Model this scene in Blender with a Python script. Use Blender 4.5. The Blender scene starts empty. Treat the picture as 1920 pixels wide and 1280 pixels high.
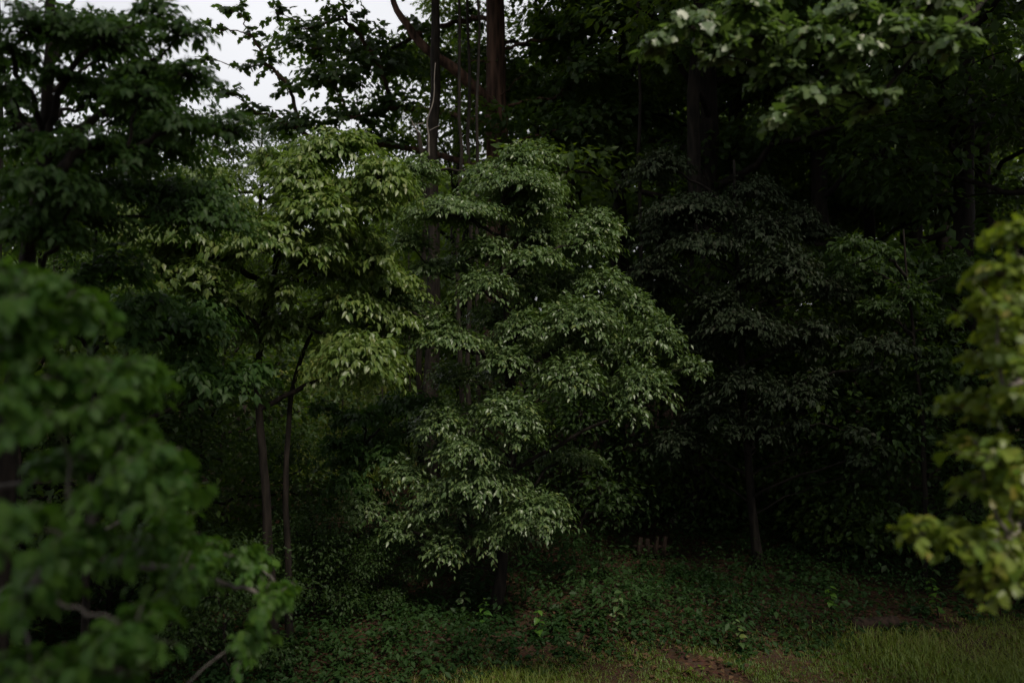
import bpy, math, random
import numpy as np
from mathutils import Vector, Matrix

# ------------------------------------------------------------------ camera, sky, sun, exposure
SC = bpy.context.scene
COL = SC.collection
FPX = 1500.0                      # focal length in photo pixels (1920 wide)
CAM_H = 3.75

cam_d = bpy.data.cameras.new('camera')
cam_d.sensor_width = 36.0
cam_d.lens = 36.0 * FPX / 1920.0
cam_d.clip_start = 0.05
cam_d.clip_end = 2000.0
cam_d.dof.use_dof = True
cam_d.dof.focus_distance = 11.0
cam_d.dof.aperture_fstop = 0.8
cam = bpy.data.objects.new('camera', cam_d)
COL.objects.link(cam)
cam.location = (0, 0, CAM_H)
cam.rotation_euler = (math.radians(90), 0, 0)
SC.camera = cam

SUN_EL, SUN_AZ = math.radians(54), math.radians(152)     # azimuth from +Y towards +X
sun_vec = Vector((math.sin(SUN_AZ) * math.cos(SUN_EL), math.cos(SUN_AZ) * math.cos(SUN_EL), math.sin(SUN_EL)))

world = bpy.data.worlds.new('World')
SC.world = world
world.use_nodes = True
nt = world.node_tree
nt.nodes.clear()
w_out = nt.nodes.new('ShaderNodeOutputWorld')
w_bg = nt.nodes.new('ShaderNodeBackground')
w_sky = nt.nodes.new('ShaderNodeTexSky')
w_sky.sky_type = 'NISHITA'
w_sky.sun_disc = False
w_sky.sun_elevation = SUN_EL
w_sky.sun_rotation = SUN_AZ
w_sky.dust_density = 4.0
w_sky.air_density = 1.0
w_tc = nt.nodes.new('ShaderNodeTexCoord')
w_no = nt.nodes.new('ShaderNodeTexNoise')
w_no.inputs['Scale'].default_value = 2.2
w_no.inputs['Detail'].default_value = 5.0
w_rp = nt.nodes.new('ShaderNodeMapRange')
w_rp.inputs['From Min'].default_value = 0.3
w_rp.inputs['From Max'].default_value = 0.7
w_rp.inputs['To Min'].default_value = 0.72
w_rp.inputs['To Max'].default_value = 0.97
w_mx = nt.nodes.new('ShaderNodeMix')
w_mx.data_type = 'RGBA'
w_mx.inputs[7].default_value = (16.2, 16.3, 16.8, 1)      # bright even cloud
nt.links.new(w_tc.outputs['Generated'], w_no.inputs['Vector'])
nt.links.new(w_no.outputs['Fac'], w_rp.inputs['Value'])
nt.links.new(w_rp.outputs['Result'], w_mx.inputs[0])
nt.links.new(w_sky.outputs['Color'], w_mx.inputs[6])
nt.links.new(w_mx.outputs[2], w_bg.inputs['Color'])
w_bg.inputs['Strength'].default_value = 0.1
nt.links.new(w_bg.outputs['Background'], w_out.inputs['Surface'])

sun_d = bpy.data.lights.new('sun', 'SUN')
sun_d.energy = 5.0
sun_d.angle = math.radians(7)
sun_d.color = (1.0, 0.91, 0.76)
sun = bpy.data.objects.new('sun', sun_d)
COL.objects.link(sun)
sun.location = (0, 0, 40)
sun.rotation_euler = sun_vec.to_track_quat('Z', 'Y').to_euler()

SC.view_settings.view_transform = 'Standard'
SC.view_settings.look = 'None'
SC.view_settings.gamma = 1.0
SC.view_settings.exposure = -0.7
SC.view_settings.use_curve_mapping = False
SC.render.engine = 'CYCLES'
SC.cycles.max_bounces = 6
SC.cycles.diffuse_bounces = 4
SC.cycles.glossy_bounces = 2
SC.cycles.transmission_bounces = 4
SC.cycles.use_denoising = True
SC.cycles.caustics_reflective = False

# ------------------------------------------------------------------ helpers
R = np.random.default_rng(11)
UP = np.array([0.0, 0.0, 1.0])

def P(px, py, d):
    """photo pixel + distance from the camera plane -> world point"""
    return np.array([d * (px - 960.0) / FPX, d, CAM_H - d * (py - 640.0) / FPX])

def gz(x, y):
    """height of the ground"""
    t = np.clip((np.asarray(y, float) - 11.5) / 26.0, 0, 1)
    h = 3.1 * t * t * (3 - 2 * t)
    far = np.clip((np.asarray(y, float) - 38.0) / 40.0, 0, 1)
    h = h + 2.5 * far
    h = h + 0.05 * np.sin(0.9 * x + 0.4) * np.cos(0.7 * y) + 0.03 * np.sin(2.3 * x + 1.7 * y)
    bank = np.clip((np.asarray(x, float) - 7.0) / 12.0, 0, 1) * np.clip((np.asarray(y, float) - 10) / 8.0, 0, 1)
    return h + 1.2 * bank

def unit(v):
    return v / np.maximum(np.linalg.norm(v, axis=-1, keepdims=True), 1e-9)

def make_mesh(name, V, loops, totals, mat, attrs=None, smooth=False):
    me = bpy.data.meshes.new(name)
    V = np.asarray(V, np.float32); loops = np.asarray(loops, np.int32); totals = np.asarray(totals, np.int32)
    me.vertices.add(len(V)); me.vertices.foreach_set('co', V.ravel())
    me.loops.add(len(loops)); me.loops.foreach_set('vertex_index', loops)
    me.polygons.add(len(totals))
    st = np.zeros(len(totals), np.int32); st[1:] = np.cumsum(totals)[:-1]
    me.polygons.foreach_set('loop_start', st)
    if smooth:
        me.polygons.foreach_set('use_smooth', np.ones(len(totals), bool))
    me.update(calc_edges=True)
    for k, (dom, arr) in (attrs or {}).items():
        a = me.attributes.new(k, 'FLOAT', dom)
        a.data.foreach_set('value', np.asarray(arr, np.float32))
    me.materials.append(mat)
    return me

class Builder:
    def __init__(self):
        self.V = []; self.L = []; self.T = []; self.n = 0
    def add(self, V, F):
        V = np.asarray(V, float)
        for f in F:
            self.L.extend(i + self.n for i in f); self.T.append(len(f))
        self.V.append(V); self.n += len(V)
    def tube(self, pts, rad, sides=6, cap=True, wob=0.0, rng=None):
        pts = np.asarray(pts, float); n = len(pts)
        tan = unit(np.gradient(pts, axis=0))
        ref = np.array([0.31, 0.87, 0.2]) if abs(tan[0, 2]) > 0.7 else UP
        a = unit(np.cross(tan, ref)); b = np.cross(tan, a)
        th = np.arange(sides) * 2 * math.pi / sides
        r = np.broadcast_to(np.asarray(rad, float), (n,))[:, None] * np.ones((1, sides))
        if wob and rng is not None:
            r = r * (1 + rng.uniform(-wob, wob, r.shape))
        V = pts[:, None, :] + r[..., None] * (np.cos(th)[None, :, None] * a[:, None, :] + np.sin(th)[None, :, None] * b[:, None, :])
        V = V.reshape(-1, 3)
        i = np.arange(n - 1)[:, None] * sides; j = np.arange(sides)[None, :]; j2 = (j + 1) % sides
        F = np.stack([i + j, i + j2, i + sides + j2, i + sides + j], -1).reshape(-1)
        self.L.extend((F + self.n).tolist()); self.T.extend([4] * ((n - 1) * sides))
        if cap:
            self.L.extend(range(self.n + (n - 1) * sides, self.n + n * sides)); self.T.append(sides)
        self.V.append(V); self.n += len(V)
    def mesh(self, name, mat, smooth=True):
        return make_mesh(name, np.concatenate(self.V), self.L, self.T, mat, smooth=smooth)

def link(name, me, parent=None):
    o = bpy.data.objects.new(name, me)
    COL.objects.link(o)
    if parent is not None:
        o.parent = parent
    return o

def thing(name, label, cat, loc=(0, 0, 0), group=None):
    o = bpy.data.objects.new(name, None)
    o.empty_display_size = 0.2
    COL.objects.link(o)
    o.location = [float(v) for v in loc]
    tag(o, label, cat, group)
    return o

def tag(o, label, cat, group=None):
    o['label'] = label; o['category'] = cat
    if group: o['group'] = group
    return o

# ------------------------------------------------------------------ materials
def new_mat(name):
    m = bpy.data.materials.new(name)
    m.use_nodes = True
    n = m.node_tree
    n.nodes.clear()
    out = n.nodes.new('ShaderNodeOutputMaterial')
    return m, n, out

def leaf_mat(name, c0, c1, trans, rough=0.42, tfac=0.35, spec=0.5, c2=None, obj_random=False):
    """two-sided leaf: glossy skin, translucent blade; colour varies leaf by leaf, the midrib is paler"""
    m, n, out = new_mat(name)
    N = n.nodes.new; Lk = n.links.new
    if obj_random:
        src = N('ShaderNodeObjectInfo').outputs['Random']
    else:
        at = N('ShaderNodeAttribute'); at.attribute_name = 'tint'
        src = at.outputs['Fac']
    ramp = N('ShaderNodeValToRGB')
    ramp.color_ramp.elements[0].color = (*c0, 1)
    ramp.color_ramp.elements[1].color = (*c1, 1)
    ramp.color_ramp.elements[1].position = 0.86 if c2 else 1.0
    if c2:
        e = ramp.color_ramp.elements.new(1.0); e.color = (*c2, 1)
    Lk(src, ramp.inputs['Fac'])
    rib = N('ShaderNodeAttribute'); rib.attribute_name = 'rib'
    mr = N('ShaderNodeMapRange'); mr.inputs['From Min'].default_value = 0.72; mr.inputs['From Max'].default_value = 1.0
    mr.inputs['To Min'].default_value = 0.0; mr.inputs['To Max'].default_value = 0.35
    Lk(rib.outputs['Fac'], mr.inputs['Value'])
    mix = N('ShaderNodeMix'); mix.data_type = 'RGBA'
    Lk(mr.outputs['Result'], mix.inputs[0]); Lk(ramp.outputs['Color'], mix.inputs[6])
    mix.inputs[7].default_value = (min(1, c1[0] * 2.0), min(1, c1[1] * 1.7), min(1, c1[2] * 1.6), 1)
    pb = N('ShaderNodeBsdfPrincipled')
    Lk(mix.outputs[2], pb.inputs['Base Color'])
    pb.inputs['Roughness'].default_value = rough
    pb.inputs['Specular IOR Level'].default_value = spec
    tr = N('ShaderNodeBsdfTranslucent')
    tm = N('ShaderNodeMix'); tm.data_type = 'RGBA'; tm.blend_type = 'MULTIPLY'; tm.inputs[0].default_value = 1.0
    sc = N('ShaderNodeMix'); sc.data_type = 'RGBA'; sc.inputs[0].default_value = 0.75
    Lk(ramp.outputs['Color'], sc.inputs[6]); sc.inputs[7].default_value = (*trans, 1)
    Lk(sc.outputs[2], tr.inputs['Color'])
    ms = N('ShaderNodeMixShader'); ms.inputs[0].default_value = tfac
    Lk(pb.outputs[0], ms.inputs[1]); Lk(tr.outputs[0], ms.inputs[2])
    Lk(ms.outputs[0], out.inputs['Surface'])
    n.nodes.remove(tm)
    return m

def bark_mat(name, c0, c1, scale=9.0, stretch=0.16, bump=0.5):
    m, n, out = new_mat(name)
    N = n.nodes.new; Lk = n.links.new
    tc = N('ShaderNodeTexCoord'); mp = N('ShaderNodeMapping')
    mp.inputs['Scale'].default_value = (1, 1, stretch)
    Lk(tc.outputs['Object'], mp.inputs['Vector'])
    no = N('ShaderNodeTexNoise'); no.inputs['Scale'].default_value = scale; no.inputs['Detail'].default_value = 7
    vo = N('ShaderNodeTexVoronoi'); vo.inputs['Scale'].default_value = scale * 1.7
    Lk(mp.outputs[0], no.inputs['Vector']); Lk(mp.outputs[0], vo.inputs['Vector'])
    ml = N('ShaderNodeMath'); ml.operation = 'MULTIPLY'
    Lk(no.outputs['Fac'], ml.inputs[0]); Lk(vo.outputs['Distance'], ml.inputs[1])
    rp = N('ShaderNodeValToRGB')
    rp.color_ramp.elements[0].color = (*c0, 1); rp.color_ramp.elements[0].position = 0.08
    rp.color_ramp.elements[1].color = (*c1, 1); rp.color_ramp.elements[1].position = 0.5
    Lk(ml.outputs[0], rp.inputs['Fac'])
    pb = N('ShaderNodeBsdfPrincipled'); pb.inputs['Roughness'].default_value = 0.9
    pb.inputs['Specular IOR Level'].default_value = 0.2
    Lk(rp.outputs['Color'], pb.inputs['Base Color'])
    bp = N('ShaderNodeBump'); bp.inputs['Strength'].default_value = bump; bp.inputs['Distance'].default_value = 0.04
    Lk(ml.outputs[0], bp.inputs['Height']); Lk(bp.outputs[0], pb.inputs['Normal'])
    Lk(pb.outputs[0], out.inputs['Surface'])
    return m

def soil_mat():
    m, n, out = new_mat('leaf_litter_soil')
    N = n.nodes.new; Lk = n.links.new
    tc = N('ShaderNodeTexCoord')
    no = N('ShaderNodeTexNoise'); no.inputs['Scale'].default_value = 1.1; no.inputs['Detail'].default_value = 9
    vo = N('ShaderNodeTexVoronoi'); vo.inputs['Scale'].default_value = 16
    Lk(tc.outputs['Object'], no.inputs['Vector']); Lk(tc.outputs['Object'], vo.inputs['Vector'])
    rp = N('ShaderNodeValToRGB')
    rp.color_ramp.elements[0].color = (0.022, 0.014, 0.010, 1); rp.color_ramp.elements[0].position = 0.3
    rp.color_ramp.elements[1].color = (0.085, 0.046, 0.03, 1); rp.color_ramp.elements[1].position = 0.75
    Lk(no.outputs['Fac'], rp.inputs['Fac'])
    hs = N('ShaderNodeMix'); hs.data_type = 'RGBA'; hs.blend_type = 'OVERLAY'; hs.inputs[0].default_value = 0.5
    Lk(rp.outputs['Color'], hs.inputs[6]); Lk(vo.outputs['Color'], hs.inputs[7])
    bw = N('ShaderNodeMix'); bw.data_type = 'RGBA'; bw.inputs[0].default_value = 0.35
    Lk(rp.outputs['Color'], bw.inputs[6]); Lk(hs.outputs[2], bw.inputs[7])
    pb = N('ShaderNodeBsdfPrincipled'); pb.inputs['Roughness'].default_value = 0.95
    pb.inputs['Specular IOR Level'].default_value = 0.15
    Lk(bw.outputs[2], pb.inputs['Base Color'])
    bp = N('ShaderNodeBump'); bp.inputs['Strength'].default_value = 0.6; bp.inputs['Distance'].default_value = 0.03
    Lk(vo.outputs['Distance'], bp.inputs['Height']); Lk(bp.outputs[0], pb.inputs['Normal'])
    Lk(pb.outputs[0], out.inputs['Surface'])
    return m

M = {}
M['soil'] = soil_mat()
M['bark_red'] = bark_mat('reddish_ridged_bark', (0.03, 0.019, 0.015), (0.15, 0.085, 0.063), 7, 0.12, 0.9)
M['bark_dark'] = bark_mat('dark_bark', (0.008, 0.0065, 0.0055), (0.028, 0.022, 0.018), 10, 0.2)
M['bark_grey'] = bark_mat('grey_twig_bark', (0.09, 0.08, 0.075), (0.20, 0.175, 0.16), 14, 0.3, 0.3)
M['wood'] = bark_mat('weathered_pink_wood', (0.018, 0.012, 0.009), (0.045, 0.028, 0.021), 12, 0.08, 0.3)
M['stone'] = bark_mat('pale_stone', (0.16, 0.14, 0.12), (0.36, 0.32, 0.28), 5, 1.0, 0.3)

G_DOG = ((0.050, 0.096, 0.034), (0.104, 0.158, 0.058), (0.17, 0.30, 0.03))
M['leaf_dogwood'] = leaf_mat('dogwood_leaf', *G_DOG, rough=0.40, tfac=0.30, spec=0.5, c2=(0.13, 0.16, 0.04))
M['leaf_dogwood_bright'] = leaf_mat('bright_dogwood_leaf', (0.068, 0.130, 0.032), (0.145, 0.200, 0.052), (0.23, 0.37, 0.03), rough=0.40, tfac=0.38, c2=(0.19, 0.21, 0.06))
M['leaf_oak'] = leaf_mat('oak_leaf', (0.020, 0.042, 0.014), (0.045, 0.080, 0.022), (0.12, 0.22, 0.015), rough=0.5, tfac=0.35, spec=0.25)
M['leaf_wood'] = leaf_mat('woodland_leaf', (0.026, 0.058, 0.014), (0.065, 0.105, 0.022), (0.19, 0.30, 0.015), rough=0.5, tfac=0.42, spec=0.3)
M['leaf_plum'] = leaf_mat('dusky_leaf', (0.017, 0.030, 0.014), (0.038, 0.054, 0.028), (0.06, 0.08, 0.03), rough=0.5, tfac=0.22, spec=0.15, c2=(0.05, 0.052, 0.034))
M['leaf_green'] = leaf_mat('mid_green_leaf', (0.022, 0.060, 0.016), (0.050, 0.098, 0.022), (0.11, 0.23, 0.02), rough=0.5, tfac=0.35, spec=0.28)
M['leaf_near'] = leaf_mat('fresh_green_leaf', (0.038, 0.108, 0.018), (0.085, 0.170, 0.026), (0.16, 0.34, 0.02), rough=0.46, tfac=0.38, spec=0.3)
M['leaf_near_o'] = leaf_mat('fresh_green_single_leaf', (0.038, 0.108, 0.018), (0.085, 0.170, 0.026), (0.16, 0.34, 0.02), rough=0.46, tfac=0.38, spec=0.3, obj_random=True)
M['leaf_yellow'] = leaf_mat('yellow_green_leaf', (0.085, 0.150, 0.020), (0.18, 0.23, 0.028), (0.32, 0.44, 0.02), rough=0.42, tfac=0.4, c2=(0.24, 0.19, 0.04))
M['leaf_yellow_o'] = leaf_mat('yellow_green_single_leaf', (0.085, 0.150, 0.020), (0.18, 0.23, 0.028), (0.32, 0.44, 0.02), rough=0.42, tfac=0.4, c2=(0.24, 0.19, 0.04), obj_random=True)
M['leaf_pale'] = leaf_mat('pale_backed_leaf', (0.062, 0.112, 0.040), (0.135, 0.185, 0.078), (0.17, 0.30, 0.03), rough=0.38, tfac=0.34, c2=(0.24, 0.27, 0.15))
M['leaf_pale_o'] = leaf_mat('pale_backed_single_leaf', (0.062, 0.112, 0.040), (0.135, 0.185, 0.078), (0.17, 0.30, 0.03), rough=0.38, tfac=0.34, c2=(0.24, 0.27, 0.15), obj_random=True)
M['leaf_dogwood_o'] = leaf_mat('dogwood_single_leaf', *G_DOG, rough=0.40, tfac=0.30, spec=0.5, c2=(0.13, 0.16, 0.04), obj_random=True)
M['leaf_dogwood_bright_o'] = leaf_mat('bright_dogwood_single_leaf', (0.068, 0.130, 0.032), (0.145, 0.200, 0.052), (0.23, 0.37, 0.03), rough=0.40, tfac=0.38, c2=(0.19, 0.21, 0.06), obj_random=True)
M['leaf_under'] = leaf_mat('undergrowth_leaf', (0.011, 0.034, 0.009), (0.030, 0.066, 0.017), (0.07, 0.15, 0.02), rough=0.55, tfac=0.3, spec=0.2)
M['grass'] = leaf_mat('grass_blade', (0.075, 0.14, 0.015), (0.17, 0.215, 0.028), (0.26, 0.33, 0.02), rough=0.55, tfac=0.35, c2=(0.22, 0.18, 0.07))

M['litter'] = leaf_mat('dry_brown_leaf', (0.045, 0.024, 0.014), (0.13, 0.075, 0.04), (0.12, 0.07, 0.03), rough=0.7, tfac=0.15, spec=0.2)

# ------------------------------------------------------------------ leaf templates (stalk end at the origin, tip along +X)
def t_ovate():
    V = [(0, 0, 0), (.30, .25, .045), (.68, .20, .0), (1, 0, -.20), (.68, -.20, .0), (.30, -.25, .045), (.32, 0, -.01), (.68, 0, -.055)]
    F = [(0, 6, 1), (0, 5, 6), (1, 6, 7, 2), (6, 5, 4, 7), (2, 7, 3), (7, 4, 3)]
    rib = [1, 0, 0, 1, 0, 0, 1, 1]
    return np.array(V), F, rib
def t_broad():
    V = [(0, 0, 0), (.22, .33, .03), (.55, .34, .03), (.82, .17, -.07), (1, 0, -.24), (.82, -.17, -.07), (.55, -.34, .03), (.22, -.33, .03),
         (.25, 0, -.02), (.55, 0, -.06), (.82, 0, -.14)]
    F = [(0, 8, 1), (0, 7, 8), (1, 8, 9, 2), (8, 7, 6, 9), (2, 9, 10, 3), (9, 6, 5, 10), (3, 10, 4), (10, 5, 4)]
    rib = [1, 0, 0, 0, 1, 0, 0, 0, 1, 1, 1]
    return np.array(V), F, rib
def t_lobed():
    o = [(0, 0), (-.06, .16), (.10, .27), (.08, .46), (.30, .40), (.44, .52), (.58, .30), (.78, .22), (1, 0)]
    pts = o + [(x, -y) for x, y in o[-2:0:-1]]
    V = [(x, y, .06 * abs(y) - .22 * x * x - .25 * y * y) for x, y in pts] + [(.38, 0, -.05)]
    c = len(pts)
    F = [(c, (i + 1) % c, i) for i in range(c)]
    rib = [0] * c + [1]; rib[0] = 1
    return np.array(V), F, rib
def t_simple():
    V = [(0, 0, 0), (.45, .27, .07), (1, 0, -.12), (.45, -.27, .07)]
    return np.array(V), [(0, 2, 1), (0, 3, 2)], [0, 0, 0, 0]
def t_lobe_simple():
    V = [(0, 0, 0), (.10, .40, .02), (.42, .22, .02), (.60, .36, -.05), (1, 0, -.16), (.60, -.36, -.05), (.42, -.22, .02), (.10, -.40, .02)]
    return np.array(V), [(0, 2, 1), (0, 4, 3, 2), (0, 6, 5, 4), (0, 7, 6)], [0] * 8
def t_oval():
    V = [(0, 0, 0), (.38, .25, .045), (1, 0, -.18), (.38, -.25, .045), (.42, 0, -.03)]
    return np.array(V), [(0, 4, 1), (0, 3, 4), (1, 4, 2), (4, 3, 2)], [1, 0, 1, 0, 1]
MASS = {'ovate': 'oval', 'lobed': 'lobe_simple', 'broad': 'broad', 'lobe_simple': 'lobe_simple'}
TPL = {'oval': t_oval(), 'ovate': t_ovate(), 'broad': t_broad(), 'lobed': t_lobed(), 'simple': t_simple(), 'lobe_simple': t_lobe_simple()}

def leaf_frames(p, d, n):
    X = unit(d)
    Y = unit(np.cross(n, X))
    Z = np.cross(X, Y)
    return X, Y, Z

def leaves_mesh(name, p, d, n, s, kind, mat, tint=None, rng=None):
    T, F, rib = TPL[kind]
    N = len(p); k = len(T)
    X, Y, Z = leaf_frames(p, d, n)
    V = p[:, None, :] + s[:, None, None] * (T[None, :, 0, None] * X[:, None] + T[None, :, 1, None] * Y[:, None] + T[None, :, 2, None] * Z[:, None])
    tot = np.array([len(f) for f in F]); flat = np.array([i for f in F for i in f])
    loops = (flat[None, :] + (np.arange(N) * k)[:, None]).ravel()
    totals = np.tile(tot, N)
    if tint is None:
        tint = (rng or R).uniform(0, 1, N)
    return make_mesh(name, V.reshape(-1, 3), loops, totals, mat,
                     {'tint': ('FACE', np.repeat(tint, len(F))), 'rib': ('POINT', np.tile(rib, N))})

def leaf_single_mesh(kind, mat, bend, name='leaf'):
    T, F, rib = TPL[kind]
    V = T.copy(); V[:, 2] -= bend * V[:, 0] ** 2
    return make_mesh(name, V, [i for f in F for i in f], [len(f) for f in F], mat,
                     {'tint': ('FACE', np.full(len(F), .5)), 'rib': ('POINT', rib)}, smooth=True)

# ------------------------------------------------------------------ foliage of one branch tier
def pad_leaves(rng, c, r, n_twig, k, size, droop, out=None, flat=1.0, up_n=1.0, sag=0.0):
    """twigs that fan out inside a flattened dome and the leaves along them"""
    ang = rng.uniform(0, 2 * math.pi, n_twig)
    rad = np.sqrt(rng.uniform(0.02, 1, n_twig)) * rng.uniform(.72, 1.18, n_twig)
    hx, hy = np.cos(ang) * rad, np.sin(ang) * rad
    dome = 1 - 1.7 * rad ** 2
    depth = rng.uniform(0, 1, n_twig) ** 1.5
    E = np.stack([c[0] + r[0] * hx, c[1] + r[1] * hy, c[2] + r[2] * (flat * dome - 1.1 * depth * (1 - .5 * rad))], -1)
    S = c + (E - c) * rng.uniform(.05, .35, (n_twig, 1)) - np.array([0, 0, .35 * r[2]])
    mid = (S + E) / 2 + UP * (.12 * np.linalg.norm(E - S, axis=1, keepdims=True)) + rng.normal(0, .03, (n_twig, 3))
    t = np.linspace(.3, 1.0, k)[None, :] + rng.uniform(-.04, .04, (n_twig, k))
    t = np.clip(t, 0, 1.02)[..., None]
    pos = (1 - t) ** 2 * S[:, None] + 2 * t * (1 - t) * mid[:, None] + t ** 2 * E[:, None]
    tan = unit(2 * (1 - t) * (mid - S)[:, None] + 2 * t * (E - mid)[:, None])
    side = unit(np.cross(tan, UP)) * np.where((np.arange(k) % 2) == 0, 1, -1)[None, :, None]
    last = (np.arange(k) == k - 1)[None, :, None]
    d = tan * rng.uniform(.4, 1.0, (n_twig, k, 1)) + side * rng.uniform(.3, 1.0, (n_twig, k, 1)) * np.where(last, .2, 1)
    d = d + np.array([0, 0, -1.0]) * (droop + rng.uniform(-.35, .35, (n_twig, k, 1))) + rng.normal(0, .18, (n_twig, k, 3))
    outw = unit(np.stack([hx, hy, np.zeros_like(hx)], -1))[:, None, :]
    n = UP * up_n + outw * .45 + rng.normal(0, .46, (n_twig, k, 3))
    s = size * np.clip(rng.normal(.92, .24, (n_twig, k)), .38, 1.45) * rng.uniform(.85, 1.12, (n_twig, 1))
    return (S, mid, E), pos.reshape(-1, 3), d.reshape(-1, 3), n.reshape(-1, 3), s.ravel()

def bez(a, b, c, n):
    t = np.linspace(0, 1, n)[:, None]
    return (1 - t) ** 2 * a + 2 * t * (1 - t) * b + t ** 2 * c

def poly_at_z(pts, z):
    pts = np.asarray(pts)
    i = int(np.clip(np.searchsorted(pts[:, 2], z), 1, len(pts) - 1))
    a, b = pts[i - 1], pts[i]
    f = np.clip((z - a[2]) / max(b[2] - a[2], 1e-6), 0, 1)
    return a + (b - a) * f

def smooth_poly(pts, n=24, rng=None, wig=0.03):
    pts = np.asarray(pts, float)
    seg = np.r_[0, np.cumsum(np.linalg.norm(np.diff(pts, axis=0), axis=1))]
    t = np.linspace(0, seg[-1], n)
    q = np.stack([np.interp(t, seg, pts[:, i]) for i in range(3)], -1)
    for _ in range(3):
        q[1:-1] = (q[:-2] + 2 * q[1:-1] + q[2:]) / 4
    if rng is not None:
        w = rng.normal(0, wig, q.shape); w[0] = 0; w[:, 2] = 0
        q = q + np.cumsum(w, axis=0) * .5
    return q

def trunk_mesh(name, pts, r0, r1, mat, rng, sides=12, flare=1.0):
    b = Builder()
    n = len(pts)
    t = np.linspace(0, 1, n)
    rad = r0 * (1 - t) + r1 * t
    rad = rad * (1 + flare * .55 * np.exp(-t * 22))
    b.tube(pts, rad, sides, True, .07, rng)
    return b.mesh(name, mat)

def tier_tree(name, label, cat, base, top, r0, pads, leaf, wood='bark_dark', size=.13, kind='ovate', dens=1.0, droop=.55, trunks=None,
              group=None, singles=0, seed=1, k=7, thick=1.0, deep=.9, hidden=0, hid_r=(.6, .6, .18), flat=1.0, wood_r=.035, up_n=1.0,
              stem_rise=.45, lead=None, twig_wood=None):
    """a tree whose foliage lies in tiers, each carried by a branch of its own.
       pads: (px, py, half width px, half height px, distance)"""
    rng = np.random.default_rng(seed)
    base = np.array([base[0], base[1], float(gz(base[0], base[1])) - .05])
    root = thing(name, label, cat, base, group)
    top = np.asarray(top, float)
    tr = smooth_poly([base, base * .62 + top * .38 + rng.normal(0, .08, 3) * [1, 1, 0], top] if lead is None else [base] + list(lead) + [top], 26, rng, .02)
    tp = link('trunk', trunk_mesh('trunk', tr - base, r0, r0 * .28, M[wood], rng), root)
    for extra in (trunks or []):
        e = smooth_poly([np.array([q[0], q[1], float(gz(q[0], q[1])) - .05]) if q[2] is None else np.array(q) for q in extra[0]], 18, rng, .02)
        link('trunk', trunk_mesh('trunk', e - base, extra[1], extra[1] * .4, M[wood], rng, 10), root)
    plist = []
    for q in pads:
        px, py, hx, hy, d = q[:5]
        c = P(px, py, d)
        rx, rz = hx * d / FPX, hy * d / FPX
        plist.append((c, np.array([rx, max(.28, min(rx * deep, 1.0)) * thick, max(rz, .06)])))
    ctr = np.mean([c for c, _ in plist], axis=0)
    ext = np.std([c for c, _ in plist], axis=0)
    for _ in range(hidden):                               # the far side of the crown
        a = rng.uniform(.1, .9) * math.pi
        rr = rng.uniform(.5, 1.5)
        c = np.array([tr[-1][0] * .5 + ctr[0] * .5 + math.cos(a) * ext[0] * rr * 1.2, max(ctr[1], base[1]) + .35 + math.sin(a) * max(ext[0], .9) * rr * .9,
                      ctr[2] + rng.uniform(-1.5, 1.4) * ext[2]])
        if c[2] < float(gz(c[0], c[1])) + .5: continue
        plist.append((c, np.array(hid_r) * rng.uniform(.75, 1.35)))
    # skeleton: every tier hangs on the trunk or on a tier nearer the trunk
    near = [poly_at_z(tr, c[2] - stem_rise * np.linalg.norm(c[:2] - base[:2]) - .1) for c, _ in plist]
    own = [float(np.linalg.norm(c - a)) for (c, _), a in zip(plist, near)]
    cost = list(own); par = [-1] * len(plist)
    order = np.argsort(own)
    for oi, i in enumerate(order):
        c = plist[i][0]
        best = own[i] * 1.0
        for j in order[:oi]:
            q = plist[j][0]
            v = np.linalg.norm(c - q)
            if q[2] > c[2] + .35 * v or par[j] == i: continue
            tot = v * 1.12 + cost[j] * .62
            if tot < best:
                best = tot; par[i] = int(j)
        cost[i] = best
    load = np.array([.5 + r[0] * r[1] for _, r in plist])
    for i in order[::-1]:
        if par[i] >= 0: load[par[i]] += load[i]
    allp = []
    for pi, (c, r) in enumerate(plist):
        area = r[0] * r[1]
        n_twig = int(np.clip(dens * area * 95 * (1 + 1.2 * r[2] / max(r[0], .05)), 7, 420))
        tw, p, d, n, s = pad_leaves(rng, c, r, n_twig, k, size, droop, flat=flat, up_n=up_n)
        cc = c - UP * r[2] * .35
        a = near[pi] if par[pi] < 0 else plist[par[pi]][0] - UP * plist[par[pi]][1][2] * .35
        hd = np.linalg.norm(cc - a)
        o = unit((c - a) * [1, 1, .2])
        far = c + o * r * .45 - UP * r[2] * .3
        line = np.concatenate([bez(a, a * .5 + cc * .5 + UP * (.08 * hd), cc, 9), bez(cc, (cc + far) / 2, far, 4)[1:]])
        line[1:-1] += rng.normal(0, .02 * min(1, hd), line[1:-1].shape)
        b = Builder()
        rb = float(np.clip(wood_r * math.sqrt(load[pi]) * .62, .006, r0 * .6))
        re = float(np.clip(wood_r * math.sqrt(max(load[pi] - .5 - area, .02)) * .55, .004, rb))
        b.tube(line - base, np.r_[np.linspace(rb, re, 9), np.linspace(re, .003, 4)[1:]], 6)
        for i in range(0, n_twig, 2 if c[1] < 6 else 4):
            st = line[min(range(6, len(line)), key=lambda q: float(((line[q] - tw[0][i]) ** 2).sum()))]
            g = bez(tw[0][i], tw[1][i], tw[2][i], 4)
            if st is not None:
                g = np.concatenate([[st], g])
            b.tube(g - base, np.linspace(.0045, .0015, len(g)), 3, False)
        br = link('branch', b.mesh('branch', M[twig_wood or wood]), root)
        allp.append((br, p - base, d, n, s))
    pick = {}
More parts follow.
